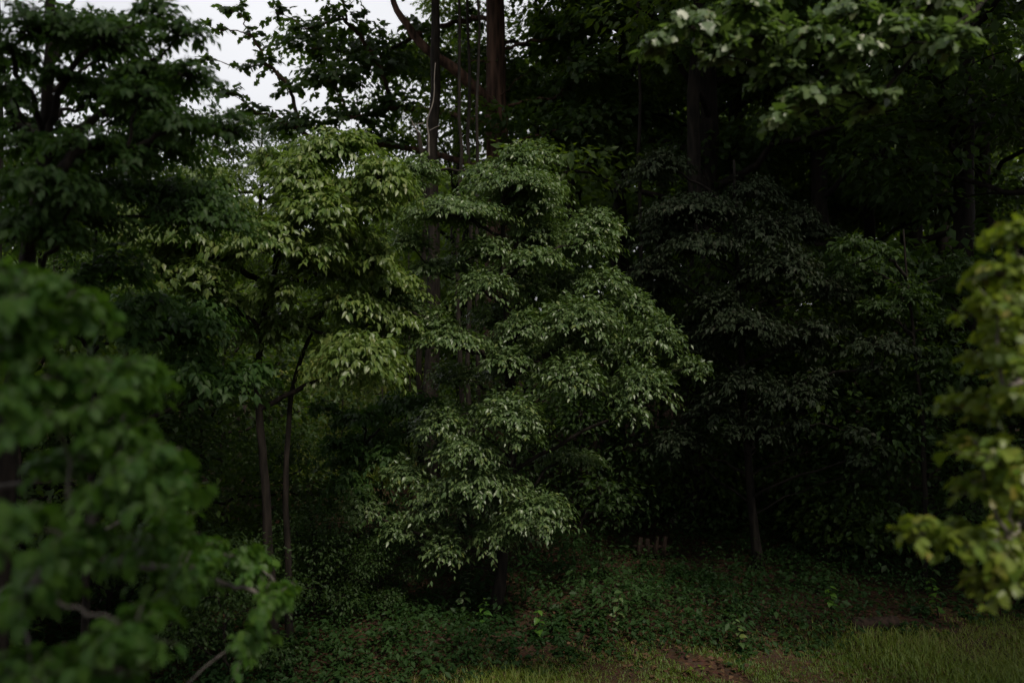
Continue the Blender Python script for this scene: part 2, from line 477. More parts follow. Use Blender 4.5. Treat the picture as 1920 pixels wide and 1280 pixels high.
    if singles:
        ids, score = [], []
        for bi, (br, p, d, n, s) in enumerate(allp[:len(pads)]):
            w = p + base
            depth = np.maximum(w[:, 1], .3)
            sx = w[:, 0] / depth * FPX + 960; sy = (CAM_H - w[:, 2]) / depth * FPX + 640
            ins = (sx > 5) & (sx < 1915) & (sy > 5) & (sy < 1275)
            v = s / depth - 10.0 * (~ins) + .004 * (pads[bi][4] - depth)
            ids += [(bi, j) for j in range(len(p))]; score += v.tolist()
        order = np.argsort(-np.array(score))[:singles]
        for o in order:
            bi, j = ids[o]; pick.setdefault(bi, []).append(j)
    proto = [leaf_single_mesh(kind, M[leaf + '_o'], bnd) for bnd in (.0, .08, .18)] if singles else None
    for bi, (br, p, d, n, s) in enumerate(allp):
        X, Y, Z = leaf_frames(p, d, n)
        keep = np.ones(len(p), bool)
        sel = pick.get(bi, [])
        keep[sel] = False
        fo = link('foliage', leaves_mesh('foliage', p[keep], d[keep], n[keep], s[keep], MASS[kind], M[leaf], rng=rng), br)
        fo['kind'] = 'stuff'
        for q, j in enumerate(sel):
            lf = link('leaf', proto[(q + bi) % 3], br)
            mt = Matrix(((X[j][0], Y[j][0], Z[j][0]), (X[j][1], Y[j][1], Z[j][1]), (X[j][2], Y[j][2], Z[j][2]))).to_4x4()
            for i in range(3):
                for jj in range(3):
                    mt[i][jj] *= float(s[j])
            mt.translation = Vector(p[j].tolist())
            lf.matrix_local = mt
    return root

# ------------------------------------------------------------------ tall woodland tree (prototype then copies)
def wild_tree(name, height, r0, crown_r, clear, n_limb, leaf, wood, seed, size=.17, n_leaf=11000, kind='simple', lean=(0, 0), narrow=1.0, pad_h=.45):
    rng = np.random.default_rng(seed)
    root = thing(name, 'tall woodland tree', 'tree')
    tr = smooth_poly([(0, 0, -.1), (lean[0] * .3 + rng.normal(0, .1), lean[1] * .3, height * .45), (lean[0], lean[1], height * .95)], 30, rng, .05)
    link('trunk', trunk_mesh('trunk', tr, r0, r0 * .12, M[wood], rng, 14), root)
    cs, rs = [], []
    for i in range(n_limb):
        f = (i + .5) / n_limb
        z = height * (clear + (0.97 - clear) * f)
        a0 = poly_at_z(tr, z)
        a = i * 2.4 + rng.uniform(-.5, .5)
        prof = (math.sin(math.pi * min(1, (.16 + .8 * f))) ** .7)
        L = crown_r * prof * rng.uniform(.7, 1.15)
        rise = (.15 + .75 * f) * L * rng.uniform(.5, 1.0)
        end = a0 + np.array([math.cos(a) * L * narrow, math.sin(a) * L * narrow, rise])
        mid = a0 * .5 + end * .5 + np.array([0, 0, .12 * L])
        line = bez(a0, mid, end, 9); line[1:-1] += rng.normal(0, .05, line[1:-1].shape)
        b = Builder()
        rb = max(.02, r0 * .34 * (1 - .7 * f))
        b.tube(line, np.linspace(rb, .012, 9), 6)
        for j in range(5):
            q = line[3 + j]
            e = q + np.array([math.cos(a + rng.choice([-1, 1]) * rng.uniform(.5, 1.2)), math.sin(a + rng.choice([-1, 1]) * rng.uniform(.5, 1.2)), rng.uniform(-.1, .6)]) * L * rng.uniform(.2, .42)
            b.tube(bez(q, (q + e) / 2 + UP * .1, e, 5), np.linspace(rb * .35, .006, 5), 4, False)
            cs.append(e); rs.append(rng.uniform(.5, 1.0) * (.5 + .14 * crown_r))
        cs.append(end); rs.append(rng.uniform(.7, 1.2) * (.5 + .14 * crown_r))
        link('branch', b.mesh('branch', M[wood]), root)
    cs = np.array(cs); rs = np.array(rs)
    w = rs ** 2; idx = rng.choice(len(cs), n_leaf, p=w / w.sum())
    v = unit(rng.normal(0, 1, (n_leaf, 3))) * (rng.uniform(.15, 1, (n_leaf, 1)) ** .5)
    off = v * rs[idx][:, None] * np.array([1.15, 1.15, pad_h])
    p = cs[idx] + off
    d = unit(off * [1, 1, .3]) + rng.normal(0, .5, (n_leaf, 3)) + np.array([0, 0, -.45])
    n = UP + rng.normal(0, .5, (n_leaf, 3))
    s = size * rng.uniform(.6, 1.25, n_leaf)
    ct = rng.uniform(0, .45, len(cs))[idx]
    cr = link('crown', leaves_mesh('crown', p, d, n, s, kind, M[leaf], tint=np.clip(ct + rng.uniform(0, .55, n_leaf), 0, 1)), root)
    cr['kind'] = 'stuff'
    return root

def copy_tree(src, parent=None):
    c = src.copy(); COL.objects.link(c); c.parent = parent
    for ch in src.children:
        copy_tree(ch, c)
    return c

def place(root, px, d, scale, rot, label, name=None, group='trees of the wood behind'):
    x = d * (px - 960) / FPX
    root.location = (x, d, float(gz(x, d)))
    root.rotation_euler = (0, 0, rot)
    root.scale = (scale, scale, scale)
    root['label'] = label; root['group'] = group
    if name: root.name = name
    return root

# ------------------------------------------------------------------ ground
def build_ground():
    nx, ny = 110, 110
    xs = np.linspace(-60, 60, nx); ys = np.linspace(-15, 95, ny)
    X, Y = np.meshgrid(xs, ys)
    Z = gz(X, Y) + R.normal(0, .012, X.shape)
    V = np.stack([X, Y, Z], -1).reshape(-1, 3)
    i = np.arange(ny - 1)[:, None] * nx; j = np.arange(nx - 1)[None, :]
    F = np.stack([i + j, i + j + 1, i + nx + j + 1, i + nx + j], -1).reshape(-1)
    g = link('ground', make_mesh('ground', V, F, np.full((nx - 1) * (ny - 1), 4), M['soil'], smooth=True))
    g['kind'] = 'structure'
    # the land goes on to the horizon
    b = Builder()
    b.add([(-900, -400, -.6), (900, -400, -.6), (900, 1500, -.6), (-900, 1500, -.6)], [(0, 1, 2, 3)])
    h = link('terrain', b.mesh('terrain', M['soil'], False))
    h['kind'] = 'structure'
build_ground()

# ------------------------------------------------------------------ hero trees
def fuller(pads, sx, sz, back, seed, dd=.5):
    q = np.random.default_rng(seed)
    a = [(x, y, hx * sx, hy * sz, d) for x, y, hx, hy, d in pads]
    b_ = [(x + q.uniform(-45, 45), y + q.uniform(-10, 30), hx * .95, hy * sz, d + q.uniform(.25, dd + .4)) for x, y, hx, hy, d in pads if q.uniform() < back]
    return a + b_

# dogwood in the middle
pads_mid = [(972, 288, 52, 20, 11.3), (905, 318, 50, 16, 11.4), (785, 312, 56, 22, 11.4), (965, 338, 98, 26, 11.0), (850, 392, 122, 24, 10.8),
            (1000, 380, 60, 20, 11.2), (1115, 412, 64, 26, 11.2), (906, 455, 60, 20, 10.9), (1095, 445, 54, 26, 11.0), (1002, 478, 70, 18, 10.8),
            (908, 525, 68, 32, 10.6), (805, 500, 50, 14, 11.2), (730, 550, 88, 36, 10.9), (820, 602, 56, 34, 10.6), (842, 632, 84, 18, 10.5),
            (980, 604, 60, 28, 10.6), (1085, 586, 98, 38, 10.5), (1132, 520, 58, 24, 10.9), (1224, 618, 66, 36, 10.6), (950, 664, 50, 24, 10.4),
            (1068, 690, 72, 36, 10.2), (1206, 704, 66, 40, 10.3), (1296, 682, 44, 20, 10.7), (956, 760, 72, 34, 10.1), (984, 808, 44, 24, 10.0),
            (1182, 764, 36, 20, 10.2), (830, 780, 54, 28, 10.6), (878, 838, 72, 22, 10.2), (900, 890, 96, 28, 10.3), (1004, 946, 82, 34, 10.2),
            (826, 922, 74, 36, 10.5), (832, 1004, 46, 40, 10.4), (922, 1000, 48, 26, 10.4), (746, 984, 42, 22, 10.6), (1060, 640, 60, 20, 11.2),
            (1000, 430, 60, 22, 11.4), (940, 590, 40, 18, 11.4), (695, 600, 50, 24, 11.2), (700, 505, 44, 20, 11.3), (765, 445, 52, 20, 11.2), (1000, 540, 50, 22, 11.3), (1180, 560, 56, 24, 11.2), (1130, 640, 60, 26, 11.0), (860, 700, 50, 22, 11.3), (760, 880, 56, 24, 11.0), (680, 940, 50, 20, 11.0)]
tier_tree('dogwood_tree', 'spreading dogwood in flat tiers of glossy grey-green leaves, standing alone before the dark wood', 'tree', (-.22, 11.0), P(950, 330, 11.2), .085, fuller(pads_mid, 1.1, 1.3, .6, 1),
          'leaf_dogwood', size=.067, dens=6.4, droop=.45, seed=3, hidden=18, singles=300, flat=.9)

# bright dogwood to its left
F1 = 9.2
pads_lf = [(608, 268, 72, 26, F1), (660, 262, 40, 22, F1), (706, 318, 78, 34, F1 - .1), (560, 320, 80, 36, F1 - .2), (590, 385, 90, 46, F1 - .4), (698, 382, 50, 22, F1 - .1),
           (512, 296, 58, 24, F1 + .2), (424, 388, 84, 38, F1 - .2), (500, 440, 100, 32, F1 - .5), (345, 446, 92, 16, F1 - .3), (378, 512, 60, 32, F1 - .4),
           (590, 458, 70, 30, F1 - .3), (520, 528, 50, 30, F1 - .3), (434, 562, 38, 14, F1 - .2), (675, 655, 100, 34, F1 - .3), (640, 630, 60, 20, F1 + .2),
           (650, 430, 60, 30, F1 + .3), (640, 510, 50, 20, F1 + .6), (560, 360, 60, 30, F1 + .5), (650, 560, 70, 24, F1 + .3), (700, 470, 50, 22, F1 + .2), (540, 600, 70, 24, F1 + .3), (480, 620, 60, 24, F1 + .4), (330, 400, 60, 24, F1 + .1), (310, 365, 66, 22, F1 - .1), (280, 430, 70, 22, F1 - .2), (300, 500, 70, 26, F1 - .3), (400, 470, 70, 26, F1 + .1), (240, 395, 50, 18, F1 + .2), (390, 330, 60, 22, F1 + .3)]
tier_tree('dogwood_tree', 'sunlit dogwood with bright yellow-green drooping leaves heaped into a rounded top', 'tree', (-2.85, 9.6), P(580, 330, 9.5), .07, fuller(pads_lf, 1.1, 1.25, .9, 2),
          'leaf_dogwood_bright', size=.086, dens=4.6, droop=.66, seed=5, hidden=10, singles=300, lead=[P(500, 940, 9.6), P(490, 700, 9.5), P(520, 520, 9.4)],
          trunks=[([(-2.68, 9.7, None), P(535, 900, 9.7), P(545, 700, 9.7), P(620, 560, 9.6)], .05)])

# small dark sapling low between the two dogwoods
pads_sap = [(680, 780, 70, 28, 11.6), (640, 830, 60, 26, 11.4), (720, 850, 60, 26, 11.4), (660, 900, 70, 28, 11.3), (690, 945, 60, 22, 11.2), (610, 760, 40, 18, 11.8), (760, 800, 40, 22, 11.7)]
tier_tree('understory_sapling', 'low dull-green sapling tucked under and between the two dogwoods', 'tree', (-2.2, 11.8), P(685, 770, 11.8), .035, pads_sap, 'leaf_green', size=.095, dens=2.8, droop=.7, seed=8, hidden=4)

# tall tree at the left, in front of the bright dogwood
E1 = 5.4
pads_e = [(60, 40, 120, 46, E1), (190, 60, 110, 40, E1 + .1), (300, 20, 70, 30, E1 + .3), (345, 56, 72, 24, E1 + .2), (350, 130, 74, 30, E1 + .1), (260, 170, 80, 30, E1), (120, 140, 60, 16, E1 + .2),
          (270, 130, 60, 20, E1 + .2), (420, 228, 88, 36, E1 + .3), (330, 225, 80, 30, E1), (235, 290, 84, 32, E1), (160, 260, 90, 28, E1 - .2), (40, 260, 80, 30, E1), (90, 330, 110, 36, E1 - .3),
          (140, 365, 90, 32, E1 - .2), (60, 410, 110, 34, E1 - .2), (110, 435, 80, 26, E1 - .1), (460, 190, 30, 14, E1 + .6), (15, 160, 40, 20, E1), (20, 90, 60, 20, E1)]
re_ = np.random.default_rng(3)
pads_e += [(float(re_.uniform(-30, 400)), float(re_.uniform(0, 470)), 76, 30, E1 + float(re_.uniform(.5, 1.3))) for _ in range(34)]
pads_e = [q for q in pads_e if not (q[4] > E1 + .45 and (q[0] > 300 and q[1] < 110 or q[0] > 335 - max(0, q[1] - 150) * .75))]
tier_tree('leaning_hornbeam_tree', 'tall dark green tree in layered boughs with pinholes of white sky showing through', 'tree', (-4.0, 6.0), P(90, -120, 5.8), .10, pads_e,
          'leaf_green', size=.068, dens=5.0, droop=.6, seed=12, hidden=10, wood='bark_dark', lead=[P(30, 640, 5.9), P(72, 200, 5.8)])

# small maple under it
I1 = 7.2
pads_i = [(220, 490, 80, 40, I1), (150, 520, 60, 26, I1 - .2), (225, 590, 84, 36, I1 - .2), (262, 628, 56, 24, I1 - .1), (140, 610, 60, 26, I1), (345, 700, 60, 28, I1 + .3), (290, 560, 40, 20, I1 + .2), (430, 708, 90, 36, I1 + .9), (470, 690, 60, 28, I1 + 1.1), (380, 730, 50, 24, I1 + .7)]
tier_tree('maple_sapling', 'soft green sapling with drooping side boughs under the tall layered tree', 'tree', (-4.1, 7.6), P(180, 430, 7.5), .045, pads_i, 'leaf_green', size=.10, dens=2.6, droop=.7, seed=14, hidden=5, singles=0)

# near left tree, out of focus
B1 = 2.75
pads_b = [(40, 515, 62, 28, B1), (100, 545, 40, 18, B1), (25, 585, 50, 22, B1 - .1), (150, 580, 60, 22, B1 + .3), (50, 645, 56, 30, B1), (165, 690, 56, 22, B1 + .2), (240, 685, 60, 26, B1 + .3), (235, 735, 52, 30, B1 + .2),
          (30, 720, 52, 30, B1 - .1), (110, 770, 76, 24, B1), (230, 800, 50, 26, B1 + .2), (285, 845, 58, 24, B1 + .2), (300, 905, 80, 36, B1 + .2), (215, 900, 60, 28, B1 + .2), (15, 970, 36, 30, B1 - .4),
          (140, 1010, 80, 40, B1 + .1), (300, 1000, 80, 50, B1 + .5), (250, 1165, 92, 34, B1), (50, 1105, 70, 26, B1), (60, 1245, 90, 34, B1 - .1), (200, 1255, 90, 24, B1 + .1), (120, 860, 60, 26, B1 + .4), (340, 1060, 60, 34, B1 + .8),
          (380, 1030, 50, 30, B1 + 1.1), (455, 1040, 24, 18, B1 + 1.3), (505, 1112, 26, 20, B1 + 1.4), (470, 1190, 40, 34, B1 + 1.4)]
tier_tree('young_maple_tree', 'fresh green broad-leaved tree close by with pale grey bare twigs among its leaves', 'tree', (-2.75, 2.9), P(-420, 300, 2.9), .07, fuller(pads_b, .95, .85, .3, 1), 'leaf_near', kind='broad', size=.060,
          dens=6.5, droop=.75, seed=21, singles=300, wood='bark_grey', k=5, wood_r=.018, stem_rise=.55, deep=1.0)

# near right tree, yellow green
C1 = 3.6
pads_c = [(1900, 430, 34, 26, C1), (1880, 500, 60, 26, C1), (1870, 560, 58, 28, C1 - .1), (1900, 610, 60, 30, C1 + .1), (1870, 665, 52, 26, C1), (1800, 755, 44, 26, C1 + .2), (1890, 745, 52, 34, C1), (1840, 830, 66, 28, C1), (1900, 880, 60, 30, C1 - .1),
          (1850, 910, 52, 24, C1), (1735, 990, 40, 16, C1), (1810, 1000, 50, 26, C1), (1890, 1010, 60, 34, C1 + .1), (1880, 1090, 48, 30, C1), (1920, 690, 40, 40, C1 + .3), (1925, 960, 40, 40, C1 + .3), (1930, 520, 40, 40, C1 + .3)]
tier_tree('sweetgum_sapling', 'yellow-green sapling close by with star-lobed leaves and orange new tips', 'tree', (3.0, 3.9), P(2200, 250, 3.8), .05, pads_c, 'leaf_yellow', kind='lobed', size=.054,
          dens=7.5, droop=.45, seed=23, singles=300, wood='bark_grey', k=5, wood_r=.016, deep=1.0)

# overhanging bough top right
D1 = 5.6
pads_d = [(1235, 72, 46, 26, D1), (1300, 40, 60, 30, D1), (1360, 95, 56, 26, D1), (1420, 60, 70, 32, D1), (1460, 130, 60, 24, D1 + .1), (1510, 60, 70, 36, D1), (1500, 180, 60, 22, D1), (1450, 222, 28, 14, D1), (1570, 160, 66, 24, D1),
          (1600, 90, 60, 30, D1 - .1), (1640, 185, 34, 14, D1), (1690, 50, 70, 32, D1 - .1), (1780, 70, 62, 30, D1 - .2), (1590, 20, 80, 24, D1), (1400, 5, 80, 20, D1), (1740, 0, 80, 26, D1)]
tier_tree('tulip_tree', 'tree reaching in overhead, its pale lobed leaves hanging above the dusky grey-green tree', 'tree', (5.6, 6.4), P(2300, -400, 6.2), .14, pads_d, 'leaf_pale', kind='lobed', size=.072,
          dens=4.2, droop=.45, seed=27, singles=300, k=5, wood_r=.011, stem_rise=-.75)

# dusky tree on the right
J1 = 12.6
pads_j = [(1240, 300, 66, 28, J1 + .4), (1300, 385, 110, 26, J1 + .2), (1320, 455, 100, 26, J1), (1230, 500, 64, 30, J1 + .2), (1425, 425, 78, 40, J1), (1465, 490, 96, 44, J1 - .2), (1345, 560, 64, 36, J1), (1395, 600, 90, 28, J1 - .3), (1525, 610, 48, 20, J1 - .4),
          (1650, 640, 72, 20, J1 - .8), (1395, 710, 70, 28, J1 - .2), (1480, 730, 80, 30, J1 - .4), (1430, 795, 52, 36, J1 - .3), (1530, 700, 36, 20, J1 - .4), (1496, 790, 26, 10, J1 - .6), (1372, 812, 22, 20, J1 - .2), (1605, 805, 24, 14, J1 - .8), (1640, 835, 22, 16, J1 - .8),
          (1608, 858, 20, 14, J1 - .8), (1632, 688, 26, 10, J1 - .8), (1300, 640, 60, 30, J1 + .5), (1560, 540, 60, 30, J1), (1340, 760, 60, 30, J1 + .3), (1240, 430, 60, 30, J1 + .5), (1410, 350, 60, 26, J1 + .4), (1500, 400, 50, 24, J1 + .4), (1280, 820, 60, 26, J1 + .5), (1500, 640, 60, 24, J1 + .3)]
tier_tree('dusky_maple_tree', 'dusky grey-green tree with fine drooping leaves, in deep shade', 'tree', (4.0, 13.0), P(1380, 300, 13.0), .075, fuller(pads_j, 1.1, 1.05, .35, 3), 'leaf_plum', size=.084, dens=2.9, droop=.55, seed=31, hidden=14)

K1 = 11.8
pads_k = [(1600, 455, 60, 20, K1), (1660, 470, 40, 14, K1), (1700, 545, 62, 36, K1), (1640, 570, 40, 20, K1), (1760, 600, 50, 30, K1 + .2), (1580, 500, 40, 22, K1 + .2), (1740, 660, 60, 30, K1 + .3), (1800, 500, 50, 30, K1 + .4), (1700, 740, 60, 30, K1 + .3)]
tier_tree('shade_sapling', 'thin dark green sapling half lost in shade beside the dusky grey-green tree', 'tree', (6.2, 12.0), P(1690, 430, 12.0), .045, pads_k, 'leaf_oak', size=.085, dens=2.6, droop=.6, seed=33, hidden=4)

# big ridged trunk with a crooked limb, dark foliage against the sky
L1 = 18.0
pads_l = [(500, 115, 46, 18, L1), (430, 168, 40, 18, L1), (575, 48, 40, 18, L1), (650, 30, 66, 24, L1), (620, 140, 100, 36, L1 + .3), (545, 160, 40, 20, L1), (400, 50, 36, 12, L1 + .4), (440, 15, 40, 14, L1 + .5), (385, 110, 30, 12, L1 + .3), (480, 205, 40, 16, L1), (520, 20, 36, 14, L1 + .2), (455, 125, 30, 12, L1), (470, 60, 30, 16, L1), (710, 110, 80, 36, L1 + .6), (790, 50, 60, 34, L1 + 1), (560, 230, 90, 30, L1), (660, 210, 90, 36, L1 + .2),
          (740, 190, 70, 36, L1 + .6), (850, 110, 40, 30, L1 + 1.2), (870, 30, 40, 26, L1 + 1), (1040, 60, 70, 40, L1 + .2), (1110, 120, 90, 44, L1 - .8), (1040, 170, 60, 40, L1 + .2), (1120, 30, 90, 40, L1 - .6), (1090, 220, 80, 40, L1 - .4), (990, 130, 26, 16, L1 - .8),
          (700, 260, 90, 24, L1), (600, 275, 70, 20, L1 + .3), (1180, 190, 80, 40, L1), (640, -60, 120, 50, L1), (820, -80, 120, 50, L1), (1000, -60, 120, 50, L1), (1150, -60, 120, 50, L1)]
lo = tier_tree('oak_tree', 'big oak with ridged reddish trunk and a crooked limb, dark leaves against white sky', 'tree', (-.36, 18.2), P(925, -420, 18.2), .40, pads_l, 'leaf_oak', kind='lobe_simple', size=.16,
               dens=.46, droop=.4, seed=41, wood='bark_red', k=6, hidden=9, hid_r=(1.2, 1.2, .5), wood_r=.04, stem_rise=.25, lead=[P(935, 640, 18.2), P(930, 200, 18.2)])
b = Builder()
lb = np.array(lo.location)
limb = smooth_poly([P(928, 205, 18.0), P(880, 150, 17.6), P(835, 112, 17.4), P(795, 90, 17.3), P(775, 55, 17.2), P(745, 15, 17.2), P(735, -40, 17.2)], 22, np.random.default_rng(2), .02)
b.tube(limb - lb, np.linspace(.15, .05, 22), 9, True, .06, np.random.default_rng(4))
link('branch', b.mesh('branch', M['bark_red']), lo)

# ------------------------------------------------------------------ the wood behind
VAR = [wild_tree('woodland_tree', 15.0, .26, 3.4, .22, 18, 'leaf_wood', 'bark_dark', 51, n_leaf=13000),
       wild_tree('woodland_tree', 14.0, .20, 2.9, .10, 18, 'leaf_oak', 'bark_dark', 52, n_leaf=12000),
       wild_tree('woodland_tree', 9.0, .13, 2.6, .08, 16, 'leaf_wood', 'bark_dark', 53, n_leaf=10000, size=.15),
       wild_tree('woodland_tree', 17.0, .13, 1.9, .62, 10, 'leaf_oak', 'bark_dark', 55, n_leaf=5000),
       wild_tree('woodland_tree', 19.5, .2, 4.6, .6, 16, 'leaf_oak', 'bark_dark', 56, n_leaf=17000, size=.2),  # high wide crown above the view, shaped to shade what stands below
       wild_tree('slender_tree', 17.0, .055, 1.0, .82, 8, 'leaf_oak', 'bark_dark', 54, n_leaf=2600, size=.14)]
used = [False] * 6
WOODS = [  # px, distance, scale, variant, label
    (810, 16.0, .9, 4, 'straight dark-trunked tree standing beside the big ridged oak trunk'),
    (1150, 20.0, 1.25, 1, 'dense dark tree rising behind the right shoulder of the middle dogwood'),
    (1330, 17.0, 1.2, 0, 'tall tree closing the wood directly behind the dusky grey-green tree'),
    (1560, 16.5, 1.25, 1, 'broad dark tree filling the gap beneath the overhanging tulip bough'),
    (1800, 15.0, 1.3, 1, 'blackish tree in deepest shade behind the yellow-green sapling'),
    (2080, 13.0, 1.3, 1, 'tall dark tree whose boughs shade the yellow-green sapling from behind'),
    (1700, 21.0, 1.4, 0, 'tall tree deep in the wood past the shade sapling'),
    (1450, 24.0, 1.4, 0, 'tall tree far back in the wood behind the dusky grey-green tree'),
    (1240, 27.0, 1.4, 0, 'pale-leaved tree glimpsed far back beyond the dense dark tree'),
    (1080, 23.5, 1.3, 0, 'sunlit tree far behind the ridged oak trunk'),
    (490, 22.0, .6, 0, 'dark low tree under the white sky gap behind the bright dogwood'),
    (420, 19.0, .85, 2, 'bushy tree between the bright dogwood and the layered tree'),
    (250, 17.0, .82, 2, 'bushy dark tree seen through gaps of the layered tree'),
    (80, 15.0, .80, 2, 'low dark tree filling behind the soft green sapling'),
    (-120, 13.0, .85, 2, 'dark low tree behind the fresh green broad-leaved tree'),
    (330, 26.0, .95, 2, 'hazy distant tree top beneath the bright sky gap'),
    (1960, 19.0, 1.4, 0, 'tall tree deep behind the blackish tree'),
    (120, 11.0, .45, 1, 'dense dark tree right behind the layered tree'),
    (-150, 10.0, .45, 1, 'dense dark tree at the wood edge past the layered tree'),
    (1560, 25.0, 1.5, 1, 'dense tree deep in the wood behind the broad dark tree'),
    (1380, 29.0, 1.6, 1, 'dense tree farthest back behind the dusky grey-green tree'),
    (1780, 24.0, 1.5, 1, 'dense tree deep behind the blackish tree'),
    (1170, 31.0, 1.5, 1, 'dense tree farthest back behind the ridged oak'),
    (2000, 26.0, 1.5, 1, 'dense tree deep in the wood beyond the bank'),
    (1300, 15.4, 1.0, 4, 'thin-trunked tall tree added for overhead shade right behind the dusky grey-green tree'),
    (850, 25.0, .85, 0, 'pale-leaved tree glowing between the dark trunk and the ridged oak'),
    (1330, 22.0, 1.3, 0, 'tall tree deep behind the dusky grey-green tree top'),
    (990, 22.0, 1.0, 3, 'narrow high-crowned tree just behind the ridged oak trunk'),
    (865, 20.5, 1.15, 2, 'low yellow-green tree glowing in the gap beside the ridged oak'),
    (1395, 20.0, 1.35, 1, 'dense dark tree closing the gap above the dusky grey-green tree'),
    (1650, 19.0, 1.0, 1, 'dense dark tree closing the gap above the shade sapling'),
    (1860, 18.0, 1.25, 1, 'dense dark tree between the blackish tree and the bank'),
    (866, 15.0, 1.0, 5, 'slender bare pole of a tree next to the straight dark trunk'),
    (880, 15.6, 1.05, 5, 'slender tree with thin stem between dark trunk and ridged oak'),
    (892, 14.8, .95, 5, 'slender thin stemmed tree hugging the ridged oak trunk'),
    (715, 14.5, .42, 5, 'thin stem leaning under the tiers of the middle dogwood'),
    (770, 14.0, .40, 5, 'thin dark stem beside the straight dark trunk, low gap'),
    (1200, 15.5, 1.0, 5, 'slender pole leaning behind the dusky grey-green tree top'),
    (640, 18.0, .42, 5, 'slender tree behind the lowest bough of the bright dogwood'),
]
rr = random.Random(5)
for (px, d, s, v, lab) in WOODS:
    o = VAR[v] if not used[v] else copy_tree(VAR[v])
    used[v] = True
    place(o, px, d, s, rr.uniform(0, 6.28), lab)

# shrubs of the understory
SHR = [wild_tree('shrub', 3.4, .04, 1.5, .04, 14, 'leaf_wood', 'bark_dark', 61, n_leaf=6500, size=.11, pad_h=.7),
       wild_tree('shrub', 2.6, .035, 1.35, .04, 12, 'leaf_oak', 'bark_dark', 62, n_leaf=5500, size=.10, pad_h=.7)]
SHRUBS = [(540, 13.4, .75, 1, 'dark shrub behind the twin trunks of the bright dogwood'), (380, 12.2, 1.2, 0, 'broad shrub under the lowest bough of the bright dogwood'),
          (200, 10.8, 1.15, 1, 'dark shrub in the shade of the soft green sapling'), (40, 9.5, 1.1, 0, 'shrub crowding behind the grey-twigged near tree'),
          (600, 10.6, .55, 1, 'low dark bush in front of the low dull-green sapling'), (440, 8.9, .55, 1, 'low dark bush hiding the foot of the twin trunks'), (720, 10.9, .4, 1, 'knee-high dark bush beneath the middle dogwood'),
          (760, 19.0, 1.0, 0, 'sunny shrub in the clearing beyond the thin stems'), (1080, 14.6, 1.05, 1, 'dark shrub behind the lower right tiers of the middle dogwood'),
          (1250, 15.6, 1.2, 0, 'shrub behind the pale stone'), (1420, 15.2, 1.2, 1, 'dark shrub beneath the dusky grey-green tree'), (1580, 14.2, 1.2, 0, 'shrub between the dusky grey-green tree and the shade sapling'),
          (1730, 13.4, 1.25, 1, 'blackish shrub at the foot of the shade sapling'), (1880, 12.2, 1.3, 1, 'blackish shrub behind the lobed leaves of the yellow-green sapling'), (1340, 18.5, 1.5, 1, 'tall dark shrub deep behind the dusky grey-green tree'),
          (1640, 17.5, 1.6, 1, 'tall dark shrub deep behind the shade sapling'), (980, 17.0, 1.3, 1, 'dark shrub at the foot of the ridged oak trunk'), (880, 21.0, 1.2, 0, 'pale shrub glowing beyond the slender poles'), (470, 16.5, 1.3, 1, 'dark shrub beside the rotten log'),
          (1820, 16.5, 1.7, 1, 'tall blackish shrub under the blackish tree'), (300, 14.6, 1.4, 1, 'dark shrub beyond the broad shrub')]
used = [False] * 2
for (px, d, sc_, v, lab) in SHRUBS:
    o = SHR[v] if not used[v] else copy_tree(SHR[v])
    used[v] = True
    place(o, px, d, sc_, rr.uniform(0, 6.28), lab, group='understory shrubs of the wood')
    o['category'] = 'shrub'

# unseen trees added beside and behind the viewpoint to shade the scene
SHADE_TREES = [(-1.2, -4.7, .95, 4, 'tall high-crowned unseen tree added for shade behind the viewpoint'), (9.2, 7.4, 1.0, 4, 'tall high-crowned unseen tree added for shade past the yellow-green sapling'), (10.5, 1.0, 1.2, 1, 'very dense unseen tree added for shade beyond the yellow-green sapling'),
          (-6.3, 9.6, 1.0, 4, 'tall high-crowned unseen tree added for shade behind the layered tree'), (-7.2, 4.2, 1.0, 4, 'tall high-crowned unseen tree added for shade beside the layered tree'),
          (-5.0, .0, 1.0, 4, 'tall high-crowned unseen tree added for shade beside the grey-twigged near tree'), (-10.5, 1.0, 1.1, 1, 'dense unseen tree added for shade beyond the grey-twigged near tree'), (-11.5, 6.0, 1.1, 1, 'dense unseen tree added for shade on the far side of the layered tree'),
          (2.4, -8.2, 1.15, 1, 'dense unseen tree added for shade across the lawn facing the dogwoods'), (-4.5, -6.0, 1.15, 1, 'dense unseen tree added for shade at the lawn corner facing the layered tree'), (-10, -5, 1.2, 0, 'tall unseen tree added for shade past the lawn corner'),
          (9.5, -10.0, 1.1, 1, 'dense unseen tree added for shade across the lawn facing the dusky grey-green tree'), (12.5, -5.5, 1.2, 1, 'dense unseen tree added for shade at the far lawn corner'), (-1.5, -10, 1.3, 1, 'tall dense unseen tree added for shade behind the lawn'), (4.5, -12, 1.3, 0, 'tall unseen tree added for shade behind the lawn trees'),
          (7.6, 11.6, .95, 4, 'tall high-crowned unseen tree added for shade over the blackish shrub'), (12.5, 9.0, 1.35, 1, 'tall dark unseen tree added for shade on the bank beyond the blackish shrub'), (13.5, 4.0, 1.3, 1, 'tall dark unseen tree added for shade on the bank near the yellow-green sapling'), (-14, 10.5, .8, 1, 'dark unseen tree added for shade past the low dark trees')]
for (x, y, s_, v, lab) in SHADE_TREES:
    o = copy_tree(VAR[v])
    place(o, 960, 10, s_, rr.uniform(0, 6.28), lab)
    o.location = (x, y, float(gz(x, y)))

